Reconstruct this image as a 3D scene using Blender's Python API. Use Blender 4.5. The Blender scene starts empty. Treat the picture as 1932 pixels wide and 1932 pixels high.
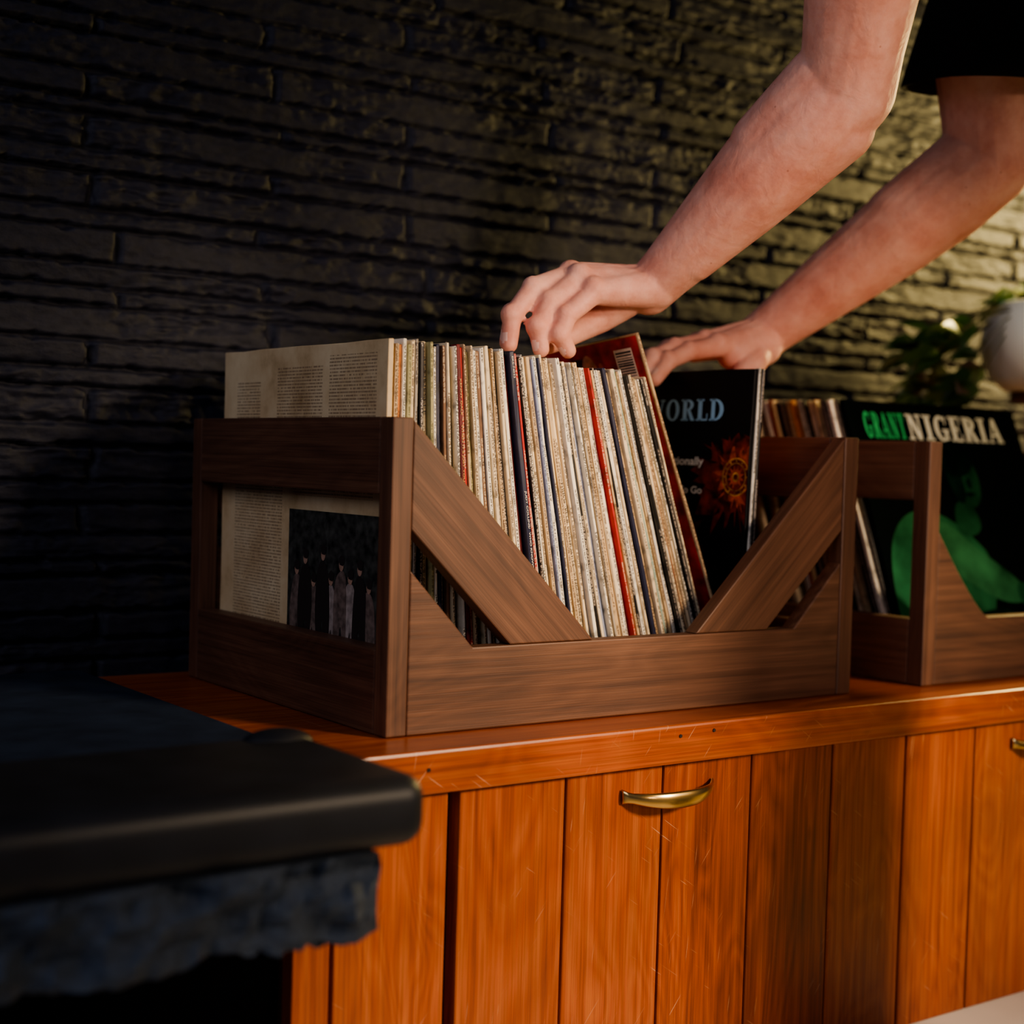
import bpy, bmesh, math, random
import numpy as np
from mathutils import Vector, Matrix
random.seed(7)
SC=bpy.context.scene
COL=SC.collection
try: SC.view_settings.look='AgX - Medium High Contrast'
except Exception: pass
# ------------------------------------------------------------------ helpers
def link(o,parent=None):
    COL.objects.link(o)
    if parent is not None: o.parent=parent
    return o
def tag(o,label,cat,group=None,kind=None):
    o["label"]=label; o["category"]=cat
    if group: o["group"]=group
    if kind: o["kind"]=kind
def mesh_obj(name,me,mat=None,parent=None):
    o=bpy.data.objects.new(name,me)
    if mat is not None and len(me.materials)==0: me.materials.append(mat)
    return link(o,parent)
def from_bm(name,bm,mat=None,parent=None,smooth=False):
    me=bpy.data.meshes.new(name); 
    bmesh.ops.recalc_face_normals(bm,faces=bm.faces)
    bm.to_mesh(me); bm.free()
    if smooth:
        for p in me.polygons: p.use_smooth=True
    return mesh_obj(name,me,mat,parent)
def bevel(o,w=.0012,seg=2):
    m=o.modifiers.new("bevel",'BEVEL'); m.width=w; m.segments=seg; m.limit_method='ANGLE'; m.angle_limit=math.radians(35)
def bm_box(bm,x0,x1,y0,y1,z0,z1):
    vs=[bm.verts.new((x,y,z)) for x in(x0,x1) for y in(y0,y1) for z in(z0,z1)]
    for f in((0,1,3,2),(4,6,7,5),(0,4,5,1),(2,3,7,6),(0,2,6,4),(1,5,7,3)):
        bm.faces.new([vs[i] for i in f])
def box(name,x0,x1,y0,y1,z0,z1,mat,parent=None,bv=.0012):
    bm=bmesh.new(); bm_box(bm,x0,x1,y0,y1,z0,z1)
    o=from_bm(name,bm,mat,parent)
    if bv: bevel(o,bv)
    return o
def prism(name,poly,a0,a1,mat,parent=None,bv=.0012):
    bm=bmesh.new()
    A=[bm.verts.new((u,a0,v)) for u,v in poly]; B=[bm.verts.new((u,a1,v)) for u,v in poly]
    bm.faces.new(A); bm.faces.new(B[::-1])
    n=len(poly)
    for i in range(n): bm.faces.new((A[i],B[i],B[(i+1)%n],A[(i+1)%n]))
    o=from_bm(name,bm,mat,parent)
    if bv: bevel(o,bv)
    return o
# ------------------------------------------------------------------ materials
def newmat(name):
    m=bpy.data.materials.new(name); m.use_nodes=True
    nt=m.node_tree; return m,nt,nt.nodes["Principled BSDF"]
def N(nt,t,**kw):
    n=nt.nodes.new(t)
    for k,v in kw.items(): setattr(n,k,v)
    return n
def ramp(nt,stops):
    r=N(nt,'ShaderNodeValToRGB'); e=r.color_ramp.elements
    while len(e)<len(stops): e.new(.5)
    for i,(p,c) in enumerate(stops):
        e[i].position=p; e[i].color=(c[0],c[1],c[2],1) if not isinstance(c,(int,float)) else (c,c,c,1)
    return r
def mixc(nt,a,b,fac,blend='MIX'):
    m=N(nt,'ShaderNodeMix',data_type='RGBA',blend_type=blend)
    def s(sock,v):
        if hasattr(v,'links') or hasattr(v,'is_linked'): nt.links.new(v,sock)
        elif isinstance(v,(int,float)): sock.default_value=v
        else: sock.default_value=(v[0],v[1],v[2],1)
    s(m.inputs[0],fac); s(m.inputs[6],a); s(m.inputs[7],b)
    return m.outputs[2]
def flat(name,c,rough=.6,metal=0,spec=.5,noise=.0,nscale=40):
    m,nt,b=newmat(name)
    b.inputs['Base Color'].default_value=(*c,1); b.inputs['Roughness'].default_value=rough
    b.inputs['Metallic'].default_value=metal; b.inputs['Specular IOR Level'].default_value=spec
    if noise:
        tc=N(nt,'ShaderNodeTexCoord'); n=N(nt,'ShaderNodeTexNoise'); n.inputs['Scale'].default_value=nscale; n.inputs['Detail'].default_value=6
        nt.links.new(tc.outputs['Object'],n.inputs['Vector'])
        r=ramp(nt,[(.3,[max(0,v*(1-noise)) for v in c]),(.7,[min(1,v*(1+noise)) for v in c])])
        nt.links.new(n.outputs['Fac'],r.inputs['Fac']); nt.links.new(r.outputs['Color'],b.inputs['Base Color'])
    return m
def wood(name,dark,mid,light,rot=(0,0,0),rough=.5,scr=0,bump=.25,ringscale=9,spec=.5,ring=.10,finef=.65,knots=.0):
    """grain along local X after rotation"""
    m,nt,b=newmat(name); L=nt.links.new
    tc=N(nt,'ShaderNodeTexCoord'); oi=N(nt,'ShaderNodeObjectInfo')
    mp=N(nt,'ShaderNodeMapping'); mp.inputs['Rotation'].default_value=rot
    L(tc.outputs['Object'],mp.inputs['Vector'])
    off=N(nt,'ShaderNodeVectorMath',operation='ADD'); cx=N(nt,'ShaderNodeCombineXYZ')
    mul=N(nt,'ShaderNodeMath',operation='MULTIPLY'); mul.inputs[1].default_value=3.7
    L(oi.outputs['Random'],mul.inputs[0]); L(mul.outputs[0],cx.inputs[0]); L(mul.outputs[0],cx.inputs[1]); L(mul.outputs[0],cx.inputs[2])
    L(mp.outputs[0],off.inputs[0]); L(cx.outputs[0],off.inputs[1])
    gi=N(nt,'ShaderNodeNewGeometry')
    cy=N(nt,'ShaderNodeCombineXYZ'); mu2=N(nt,'ShaderNodeMath',operation='MULTIPLY'); mu2.inputs[1].default_value=5.3
    L(gi.outputs['Random Per Island'],mu2.inputs[0])
    for q in range(3): L(mu2.outputs[0],cy.inputs[q])
    off2=N(nt,'ShaderNodeVectorMath',operation='ADD'); L(off.outputs[0],off2.inputs[0]); L(cy.outputs[0],off2.inputs[1])
    def stretched(sx,s,det,dist=0):
        m2=N(nt,'ShaderNodeMapping'); m2.inputs['Scale'].default_value=(sx,s,s); L(off2.outputs[0],m2.inputs['Vector'])
        n=N(nt,'ShaderNodeTexNoise'); n.inputs['Scale'].default_value=1; n.inputs['Detail'].default_value=det; n.inputs['Distortion'].default_value=dist
        L(m2.outputs[0],n.inputs['Vector']); return n
    big=stretched(2.2,ringscale,2,.5)
    rm=N(nt,'ShaderNodeMath',operation='MULTIPLY'); rm.inputs[1].default_value=44; L(big.outputs['Fac'],rm.inputs[0])
    fr=N(nt,'ShaderNodeMath',operation='PINGPONG'); fr.inputs[1].default_value=1; L(rm.outputs[0],fr.inputs[0])
    fine=stretched(11,850,4); med=stretched(3.5,150,5)
    c1=ramp(nt,[(.12,dark),(.5,mid),(.98,light)]); 
    a=N(nt,'ShaderNodeMath',operation='MULTIPLY_ADD'); a.inputs[1].default_value=ring; L(fr.outputs[0],a.inputs[0]); L(med.outputs['Fac'],a.inputs[2])
    tn=N(nt,'ShaderNodeMath',operation='MULTIPLY_ADD'); tn.inputs[1].default_value=.34; tn.inputs[2].default_value=-.18-ring*.3; L(gi.outputs['Random Per Island'],tn.inputs[0])
    a2=N(nt,'ShaderNodeMath',operation='ADD'); L(a.outputs[0],a2.inputs[0]); L(tn.outputs[0],a2.inputs[1])
    L(a2.outputs[0],c1.inputs['Fac'])
    fr2=ramp(nt,[(.35,.58),(.6,1.0)]); L(fine.outputs['Fac'],fr2.inputs['Fac'])
    col=mixc(nt,c1.outputs['Color'],fr2.outputs['Color'],finef,'MULTIPLY')
    bl=N(nt,'ShaderNodeTexNoise'); bl.inputs['Scale'].default_value=7; bl.inputs['Detail'].default_value=4; L(off.outputs[0],bl.inputs['Vector'])
    rb=ramp(nt,[(.35,.70),(.65,1.0)]); L(bl.outputs['Fac'],rb.inputs['Fac']); col=mixc(nt,col,rb.outputs['Color'],.85,'MULTIPLY')
    if scr:
        for ang,sd in((.9,0),(-.6,5.),(1.45,9.)):
            ma=N(nt,'ShaderNodeMapping'); ma.inputs['Rotation'].default_value=(0,ang,0); L(tc.outputs['Object'],ma.inputs['Vector'])
            m3=N(nt,'ShaderNodeMapping'); m3.inputs['Scale'].default_value=(20,3,700); m3.inputs['Location'].default_value=(sd,sd,sd)
            L(ma.outputs[0],m3.inputs['Vector'])
            n3=N(nt,'ShaderNodeTexNoise'); n3.inputs['Scale'].default_value=1; n3.inputs['Detail'].default_value=1; L(m3.outputs[0],n3.inputs['Vector'])
            r3=ramp(nt,[(.735,0.),(.78,1.)]); L(n3.outputs['Fac'],r3.inputs['Fac'])
            pn=N(nt,'ShaderNodeTexNoise'); pn.inputs['Scale'].default_value=9; pn.inputs['Detail'].default_value=2; L(ma.outputs[0],pn.inputs['Vector'])
            pr=ramp(nt,[(.43,0.),(.6,scr)]); L(pn.outputs['Fac'],pr.inputs['Fac'])
            mm=N(nt,'ShaderNodeMath',operation='MULTIPLY'); L(r3.outputs['Color'],mm.inputs[0]); L(pr.outputs['Color'],mm.inputs[1])
            col=mixc(nt,col,(.72,.45,.27),mm.outputs[0])
    if scr or knots:
        vo=N(nt,'ShaderNodeTexVoronoi'); mk=N(nt,'ShaderNodeMapping'); mk.inputs['Scale'].default_value=(4,12,12); L(off2.outputs[0],mk.inputs['Vector']); L(mk.outputs[0],vo.inputs['Vector'])
        vo.inputs['Scale'].default_value=1
        rk=ramp(nt,[(.02,.75),(.055+knots,0.)]); L(vo.outputs['Distance'],rk.inputs['Fac'])
        col=mixc(nt,col,[v*.45 for v in dark],rk.outputs['Color'])
    L(col,b.inputs['Base Color'])
    b.inputs['Roughness'].default_value=rough; b.inputs['Specular IOR Level'].default_value=spec
    bp=N(nt,'ShaderNodeBump'); bp.inputs['Strength'].default_value=bump; bp.inputs['Distance'].default_value=.0006
    L(fine.outputs['Fac'],bp.inputs['Height']); L(bp.outputs[0],b.inputs['Normal'])
    return m
H90=math.pi/2
CD,CM,CL=(.042,.016,.009),(.130,.055,.029),(.24,.112,.062)
ck=dict(knots=.03)
cw_x=wood('crate_wood_x',CD,CM,CL,(0,0,0),**ck)
cw_z=wood('crate_wood_z',CD,CM,CL,(0,H90,0))
cw_y=wood('crate_wood_y',CD,CM,CL,(0,0,H90),**ck)
cw_d1=wood('crate_wood_d1',CD,CM,CL,(0,math.radians(-44),0),**ck)
cw_d2=wood('crate_wood_d2',CD,CM,CL,(0,math.radians(44),0),**ck)
OD,OM,OL=(.13,.022,.008),(.37,.080,.022),(.56,.17,.050)
ow_x=wood('orange_wood_x',OD,OM,OL,(0,0,0),.32,.6,.15)
ow_z=wood('orange_wood_z',OD,OM,OL,(0,H90,0),.36,.55,.4,9,.45,.16,.65)
brass=flat('brass',(.62,.42,.17),.25,1)
black_gap=flat('dark_gap',(.01,.004,.003),.8)
def rockmat(name,c,rough=.45,bs=.8,spec=.5):
    m,nt,b=newmat(name); L=nt.links.new
    tc=N(nt,'ShaderNodeTexCoord'); mp=N(nt,'ShaderNodeMapping'); mp.inputs['Scale'].default_value=(1,1,1.7); L(tc.outputs['Object'],mp.inputs['Vector'])
    n=N(nt,'ShaderNodeTexNoise'); n.inputs['Scale'].default_value=90; n.inputs['Detail'].default_value=10; n.inputs['Roughness'].default_value=.65; L(mp.outputs[0],n.inputs['Vector'])
    r=ramp(nt,[(.3,[v*.7 for v in c]),(.75,[v*1.5 for v in c])]); L(n.outputs['Fac'],r.inputs['Fac']); L(r.outputs['Color'],b.inputs['Base Color'])
    bp=N(nt,'ShaderNodeBump'); bp.inputs['Strength'].default_value=bs; bp.inputs['Distance'].default_value=.002; L(n.outputs['Fac'],bp.inputs['Height']); L(bp.outputs[0],b.inputs['Normal'])
    b.inputs['Roughness'].default_value=rough; b.inputs['Specular IOR Level'].default_value=spec
    return m
wallmat=rockmat('black_painted_brick',(.0165,.0175,.028),.62,.6,.26)
stonemat=rockmat('black_painted_stone',(.030,.042,.066),.65,1,.3)
slabmat=flat('black_painted_slab',(.014,.023,.042),.6,0,.3,.3,25)
barmat=flat('black_painted_bullnose',(.009,.011,.017),.45,0,.35,.3,25)
floormat=flat('cream_floor',(.82,.75,.62),.6,0,.3,.06,8)

def paper(name,base,ink,ink_amt=.5,rough=.6):
    m,nt,b=newmat(name); L=nt.links.new
    tc=N(nt,'ShaderNodeTexCoord'); oi=N(nt,'ShaderNodeObjectInfo')
    cx=N(nt,'ShaderNodeCombineXYZ'); mu=N(nt,'ShaderNodeMath',operation='MULTIPLY'); mu.inputs[1].default_value=37.
    L(oi.outputs['Random'],mu.inputs[0]); L(mu.outputs[0],cx.inputs[0]); L(mu.outputs[0],cx.inputs[2])
    ad=N(nt,'ShaderNodeVectorMath',operation='ADD'); L(tc.outputs['Object'],ad.inputs[0]); L(cx.outputs[0],ad.inputs[1])
    n=N(nt,'ShaderNodeTexNoise'); n.inputs['Scale'].default_value=75; n.inputs['Detail'].default_value=8; L(ad.outputs[0],n.inputs['Vector'])
    d=[v*.45 for v in base]; li=[min(1,v*1.12) for v in base]
    r=ramp(nt,[(.30,d),(.45,base),(.72,li)]); L(n.outputs['Fac'],r.inputs['Fac'])
    sp=N(nt,'ShaderNodeSeparateXYZ'); L(tc.outputs['Object'],sp.inputs[0])
    ab=N(nt,'ShaderNodeMath',operation='ABSOLUTE'); L(sp.outputs[0],ab.inputs[0])
    lt=N(nt,'ShaderNodeMath',operation='LESS_THAN'); lt.inputs[1].default_value=.0009; L(ab.outputs[0],lt.inputs[0])
    mp=N(nt,'ShaderNodeMapping'); mp.inputs['Scale'].default_value=(500,1,620); L(ad.outputs[0],mp.inputs['Vector'])
    n2=N(nt,'ShaderNodeTexNoise'); n2.inputs['Scale'].default_value=1; n2.inputs['Detail'].default_value=1; L(mp.outputs[0],n2.inputs['Vector'])
    mp3=N(nt,'ShaderNodeMapping'); mp3.inputs['Scale'].default_value=(0,0,14); L(ad.outputs[0],mp3.inputs['Vector'])
    n3=N(nt,'ShaderNodeTexNoise'); n3.inputs['Scale'].default_value=1; n3.inputs['Detail'].default_value=0; L(mp3.outputs[0],n3.inputs['Vector'])
    g2=N(nt,'ShaderNodeMath',operation='GREATER_THAN'); g2.inputs[1].default_value=.47; L(n2.outputs['Fac'],g2.inputs[0])
    g3=N(nt,'ShaderNodeMath',operation='GREATER_THAN'); g3.inputs[1].default_value=.45; L(n3.outputs['Fac'],g3.inputs[0])
    m1=N(nt,'ShaderNodeMath',operation='MULTIPLY'); L(lt.outputs[0],m1.inputs[0]); L(g2.outputs[0],m1.inputs[1])
    m2=N(nt,'ShaderNodeMath',operation='MULTIPLY'); L(m1.outputs[0],m2.inputs[0]); L(g3.outputs[0],m2.inputs[1])
    m3=N(nt,'ShaderNodeMath',operation='MULTIPLY'); L(m2.outputs[0],m3.inputs[0]); m3.inputs[1].default_value=ink_amt
    L(mixc(nt,r.outputs['Color'],ink,m3.outputs[0]),b.inputs['Base Color'])
    b.inputs['Roughness'].default_value=rough
    return m
PAP=dict(
 cream=paper('sleeve_cream',(.80,.65,.42),(.12,.07,.04),.8),
 tan=paper('sleeve_tan',(.62,.44,.24),(.10,.05,.03),.8),
 white=paper('sleeve_white',(.88,.81,.66),(.08,.07,.06),.85),
 grey=paper('sleeve_grey',(.42,.37,.30),(.06,.05,.05),.8),
 navy=paper('sleeve_navy',(.012,.014,.045),(.7,.65,.55),.0,.4),
 black=paper('sleeve_black',(.012,.010,.010),(.6,.5,.4),.6,.35),
 red=paper('sleeve_red',(.46,.02,.015),(.8,.6,.4),.5),
 maroon=paper('sleeve_maroon',(.14,.012,.014),(.8,.6,.4),.0),
 teal=paper('sleeve_teal',(.24,.38,.33),(.7,.6,.4),.4),
 blue=paper('sleeve_blue',(.28,.32,.45),(.05,.05,.1),.6),
 olive=paper('sleeve_olive',(.45,.40,.19),(.05,.05,.02),.6),
 orange=paper('sleeve_orange',(.62,.22,.05),(.1,.03,.02),.5),
 brown=paper('sleeve_brown',(.20,.10,.05),(.7,.55,.35),.5))
CN=dict(cream='cream',tan='tan',white='off-white',grey='grey',navy='navy blue',black='black',red='red',maroon='dark maroon',teal='pale teal',blue='pale blue',olive='olive',orange='orange',brown='brown')

# ------------------------------------------------------------------ text
def text_obj(name,s,w,h,mat,M,parent=None,bold=0.0):
    cu=bpy.data.curves.new(name,'FONT'); cu.body=s; cu.size=1; cu.offset=bold
    t=bpy.data.objects.new(name,cu); COL.objects.link(t)
    dg=bpy.context.evaluated_depsgraph_get(); dg.update()
    me=bpy.data.meshes.new_from_object(t.evaluated_get(dg))
    bpy.data.objects.remove(t); bpy.data.curves.remove(cu)
    co=np.array([v.co[:] for v in me.vertices])
    mn=co.min(0); mx=co.max(0)
    for v in me.vertices:
        v.co=((v.co.x-mn[0])/(mx[0]-mn[0])*w,(v.co.y-mn[1])/(mx[1]-mn[1])*h,0)
    me.materials.clear(); me.materials.append(mat)
    o=bpy.data.objects.new(name,me); link(o,parent); o.matrix_local=M
    return o
def rect(a,b,c,d): return [(a,c),(b,c),(b,d),(a,d)]
def ringq(cx,cy,rx,ry,tx,ty,a0,a1,n=22):
    out=[]
    for i in range(n):
        p=math.radians(a0+(a1-a0)*i/n); q=math.radians(a0+(a1-a0)*(i+1)/n)
        out.append([(cx+rx*math.cos(p),cy+ry*math.sin(p)),(cx+rx*math.cos(q),cy+ry*math.sin(q)),(cx+(rx-tx)*math.cos(q),cy+(ry-ty)*math.sin(q)),(cx+(rx-tx)*math.cos(p),cy+(ry-ty)*math.sin(p))])
    return out
def glyph(c):
    R=rect
    if c=='I': return .62,[R(.18,.44,0,1),R(.05,.57,0,.09),R(.05,.57,.91,1)]
    if c=='N': return .98,[R(.14,.25,0,1),R(.72,.83,0,1),[(.12,1),(.38,1),(.83,0),(.60,0)],R(.02,.37,0,.09),R(.02,.3,.91,1),R(.60,.95,.91,1)]
    if c=='G': return .95,ringq(.47,.5,.43,.51,.25,.10,48,325)+[R(.62,.86,.04,.44),R(.50,.93,.38,.47),R(.74,.82,.66,.98)]
    if c=='E': return .84,[R(.14,.40,0,1),R(.03,.76,.91,1),R(.3,.62,.46,.55),R(.03,.78,0,.09),R(.69,.76,.70,1),R(.71,.78,0,.30),R(.55,.62,.36,.65)]
    if c=='R': return .94,[R(.14,.40,0,1),R(.03,.50,0,.09),R(.03,.45,.91,1),[(.40,.50),(.62,.50),(.92,0),(.66,0)]]+ringq(.42,.735,.40,.265,.24,.09,-90,90)
    if c=='A': return .94,[[(.05,0),(.15,0),(.50,1),(.40,1)],[(.36,1),(.58,1),(.90,0),(.63,0)],R(.2,.68,.27,.36),R(0,.30,0,.08),R(.54,.94,0,.08)]
    if c=='T': return .84,[R(.29,.55,0,1),R(.03,.81,.91,1),R(.03,.10,.68,1),R(.74,.81,.68,1),R(.17,.67,0,.09)]
    if c=='O': return .98,ringq(.48,.5,.44,.51,.24,.09,0,360,34)
    if c=='L': return .80,[R(.14,.40,0,1),R(.03,.52,.91,1),R(.03,.75,0,.09),R(.68,.75,0,.33)]
    if c=='D': return .96,[R(.14,.38,0,1),R(.03,.40,.91,1),R(.03,.40,0,.09)]+ringq(.36,.5,.55,.5,.25,.09,-90,90)
    if c=='W': return 1.3,[[(.06,1),(.30,1),(.50,0),(.36,0)],[(.36,0),(.46,0),(.68,1),(.58,1)],[(.52,1),(.76,1),(.96,0),(.82,0)],[(.84,0),(.93,0),(1.2,1),(1.1,1)],R(0,.38,.92,1),R(.98,1.28,.92,1)]
def serif_text(name,s,w,h,mat,M,parent,gap=.03):
    vs=[];fs=[];x=0
    for c in s:
        a,polys=glyph(c)
        for p in polys:
            b=len(vs); vs+=[(x+u,v,0) for u,v in p]; fs.append(list(range(b,b+len(p))))
        x+=a+gap
    x-=gap
    me=bpy.data.meshes.new(name); me.from_pydata([(u/x*w,v*h,0) for u,v,_ in vs],[],fs); me.materials.append(mat)
    o=bpy.data.objects.new(name,me); link(o,parent); o.matrix_local=M; return o
def frame(origin,ex,ey):
    ex=Vector(ex).normalized(); ey=Vector(ey).normalized(); ez=ex.cross(ey)
    return Matrix(((ex.x,ey.x,ez.x,origin[0]),(ex.y,ey.y,ez.y,origin[1]),(ex.z,ey.z,ez.z,origin[2]),(0,0,0,1)))
def flat_shapes(name,shapes,M,parent,cl=None):
    me=bpy.data.meshes.new(name); vs=[];fs=[];mi=[];mats=[]
    for poly,layer,mat in shapes:
        if mat not in mats: mats.append(mat)
        if cl: poly=[(min(max(u,cl[0]),cl[1]),min(max(v,cl[2]),cl[3])) for u,v in poly]
        b=len(vs); vs+= [(u,v,layer*.00012) for u,v in poly]; fs.append(list(range(b,b+len(poly)))); mi.append(mats.index(mat))
    me.from_pydata(vs,[],fs); 
    for m in mats: me.materials.append(m)
    for p,i in zip(me.polygons,mi): p.material_index=i
    o=bpy.data.objects.new(name,me); link(o,parent); o.matrix_local=M
    return o
def ell(cx,cy,rx,ry,n=28,rot=0,jag=0):
    out=[]
    for i in range(n):
        a=2*math.pi*i/n; k=1+(jag if i%2 else -jag)
        x=rx*k*math.cos(a); y=ry*k*math.sin(a)
        out.append((cx+x*math.cos(rot)-y*math.sin(rot),cy+x*math.sin(rot)+y*math.cos(rot)))
    return out
def soft(p,it=3):
    for _ in range(it):
        o=[]
        for i in range(len(p)):
            a=p[i]; b=p[(i+1)%len(p)]
            o+=[(a[0]*.75+b[0]*.25,a[1]*.75+b[1]*.25),(a[0]*.25+b[0]*.75,a[1]*.25+b[1]*.75)]
        p=o
    return p

# ------------------------------------------------------------------ room
def vnoise(x,z,fx,fz,seed):
    rs=np.random.RandomState(seed); n=1024
    g=rs.rand(n,n)
    u=x*fx+300.3; v=z*fz+300.7
    iu=np.floor(u).astype(int); iv=np.floor(v).astype(int); fu=u-iu; fv=v-iv
    fu=fu*fu*(3-2*fu); fv=fv*fv*(3-2*fv)
    a=g[iu%n,iv%n]; b=g[(iu+1)%n,iv%n]; c=g[iu%n,(iv+1)%n]; d=g[(iu+1)%n,(iv+1)%n]
    return (a*(1-fu)+b*fu)*(1-fv)+(c*(1-fu)+d*fu)*fv
def sst(e0,e1,x):
    t=np.clip((x-e0)/(e1-e0),0,1); return t*t*(3-2*t)
xs=np.concatenate([np.arange(-1.3,-.5,.02),np.arange(-.5,1.7,.0033),np.arange(1.7,3.0,.015)])
zs=np.concatenate([np.arange(-.34,-.02,.02),np.arange(-.02,1.05,.0020),np.arange(1.05,1.9,.015)])
X,Z=np.meshgrid(xs,zs)
rs=np.random.RandomState(4)
bounds=[-.352]
hp=[.036,.020,.034,.017,.030,.036,.018,.026,.034,.020]
i=0
while bounds[-1]<1.95: bounds.append(bounds[-1]+hp[i%len(hp)]+rs.uniform(-.003,.003)); i+=1
bounds=np.array(bounds)
Zw=Z+ (vnoise(X,Z,7,9,1)-.5)*.002+(vnoise(X,Z,40,12,19)-.5)*.0012
ci=np.clip(np.searchsorted(bounds,Zw)-1,0,len(bounds)-2)
z0=bounds[ci]; z1=bounds[ci+1]
dz=np.minimum(Zw-z0,z1-Zw)
LB=.37
offs=np.where(np.arange(len(bounds))%2==0,.079,-.106)+rs.uniform(-.02,.02,len(bounds))
Xo=X+10*LB+offs[ci]+ (vnoise(X,Z,5,60,2)-.5)*.006
bi=np.floor(Xo/LB).astype(int); fx=Xo-bi*LB; dx=np.minimum(fx,LB-fx)
br=rs.rand(len(bounds),64)[ci,bi%64]; g2=rs.rand(len(bounds),64)[ci,bi%64]; g3=rs.rand(len(bounds),64)[ci,bi%64]
nick=np.clip(vnoise(X,Z,70,90,9)-.55,0,1)*.008
edge=sst(.0004,.0030,dz-nick+(vnoise(X,Z,120,160,29)-.5)*.0016)*sst(.0018,.0048,dx)
def ridge(fx_,fz_,sd): return 1-np.abs(2*vnoise(X,Z,fx_,fz_,sd)-1)
mask=sst(.46,.66,vnoise(X,Z,9,34,31)*.75+g2*.35)
split=(ridge(24,110,3)-.6)*.0050+(ridge(75,220,4)-.6)*.0024+(vnoise(X,Z,170,300,5)-.5)*.0016
flatn=(vnoise(X,Z,8,110,6)-.5)*.0014+(vnoise(X,Z,70,200,7)-.5)*.0010
tilt=(Zw-(z0+z1)/2)*(g3-.5)*.25
face=.008+br*.005+mask*split+(1-mask)*flatn+tilt-mask*.0015
Y=.445-edge*face-(vnoise(X,Z,60,60,8))*.0010
V=np.stack([X.ravel(),Y.ravel(),Z.ravel()],1)
nx=len(xs); nz=len(zs)
idx=np.arange(nx*nz).reshape(nz,nx)
Fq=np.stack([idx[:-1,:-1].ravel(),idx[:-1,1:].ravel(),idx[1:,1:].ravel(),idx[1:,:-1].ravel()],1)
me=bpy.data.meshes.new('wall_back')
me.vertices.add(len(V)); me.vertices.foreach_set('co',V.ravel())
me.loops.add(Fq.size); me.loops.foreach_set('vertex_index',Fq.ravel().astype(np.int32))
me.polygons.add(len(Fq)); me.polygons.foreach_set('loop_start',(np.arange(len(Fq))*4).astype(np.int32))
me.update(calc_edges=True); me.validate()
me.polygons.foreach_set('use_smooth',np.ones(len(Fq),dtype=bool))
w=mesh_obj('wall_back',me,wallmat); tag(w,"rough black painted wall of long thin bricks","wall",kind="structure")
fl=box('floor',-3,4,-3,.5,-.37,-.338,floormat,None,0); tag(fl,"pale cream floor under the wooden cabinet","floor",kind="structure")

# ------------------------------------------------------------------ hearth
he=bpy.data.objects.new('hearth',None); link(he); he.location=(-.6,.1,-.338)
tag(he,"black painted stone hearth with rounded slab edge beside the cabinet","fireplace hearth")
def rel(o,p):
    o.parent=p; o.matrix_parent_inverse=Matrix.Translation(-p.location)
YB=.421
s=box('slab',-1.3,-.0985,-.072,YB,-.03,.008,slabmat,None,.003); rel(s,he)
bar=box('slab_edge',-1.3,-.116,-.25,-.076,-.017,.029,barmat,None,0)
m=bar.modifiers.new('b','BEVEL'); m.width=.016; m.segments=6; m.limit_method='ANGLE'
for p in bar.data.polygons: p.use_smooth=True
rel(bar,he)
bm=bmesh.new(); bmesh.ops.create_uvsphere(bm,u_segments=32,v_segments=18,radius=1,matrix=Matrix.Translation((-.146,-.094,.024))@Matrix.Diagonal((.028,.017,.012,1)))
kb=from_bm('slab_lump',bm,barmat,None,True); rel(kb,he)
bm=bmesh.new(); bm_box(bm,-1.3,-.150,-.242,-.078,-.072,-.018)
bmesh.ops.subdivide_edges(bm,edges=[e for e in bm.edges if abs((e.verts[0].co-e.verts[1].co).x)>.5],cuts=220)
bmesh.ops.subdivide_edges(bm,edges=[e for e in bm.edges if abs((e.verts[0].co-e.verts[1].co).y)>.1],cuts=18)
bmesh.ops.subdivide_edges(bm,edges=[e for e in bm.edges if abs((e.verts[0].co-e.verts[1].co).z)>.04],cuts=9)
vl=list(bm.verts); C_=np.array([v.co[:] for v in vl])
NN=(vnoise(C_[:,0]+C_[:,1],C_[:,2],45,60,21)-.5)*.018+(vnoise(C_[:,0]-C_[:,1],C_[:,2],120,120,22)-.5)*.010
for v,nn in zip(vl,NN):
    if v.co.z<-.02:
        cy_,cx_,cz_=v.co.y,v.co.x,v.co.z; nn=float(nn)
        if cy_<-.2: v.co.y+=nn
        if cx_>-.16: v.co.x+=nn*.9
        if cz_<-.07: v.co.z+=nn*.6
st=from_bm('stone_course',bm,stonemat,None,False); rel(st,he)
bs=box('base',-1.3,-.112,-.03,YB,-.338,-.032,flat('hearth_base_black',(.002,.002,.0025),1,0,0),None,.003); rel(bs,he)  # set-back base in even near-black, no specular

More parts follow.
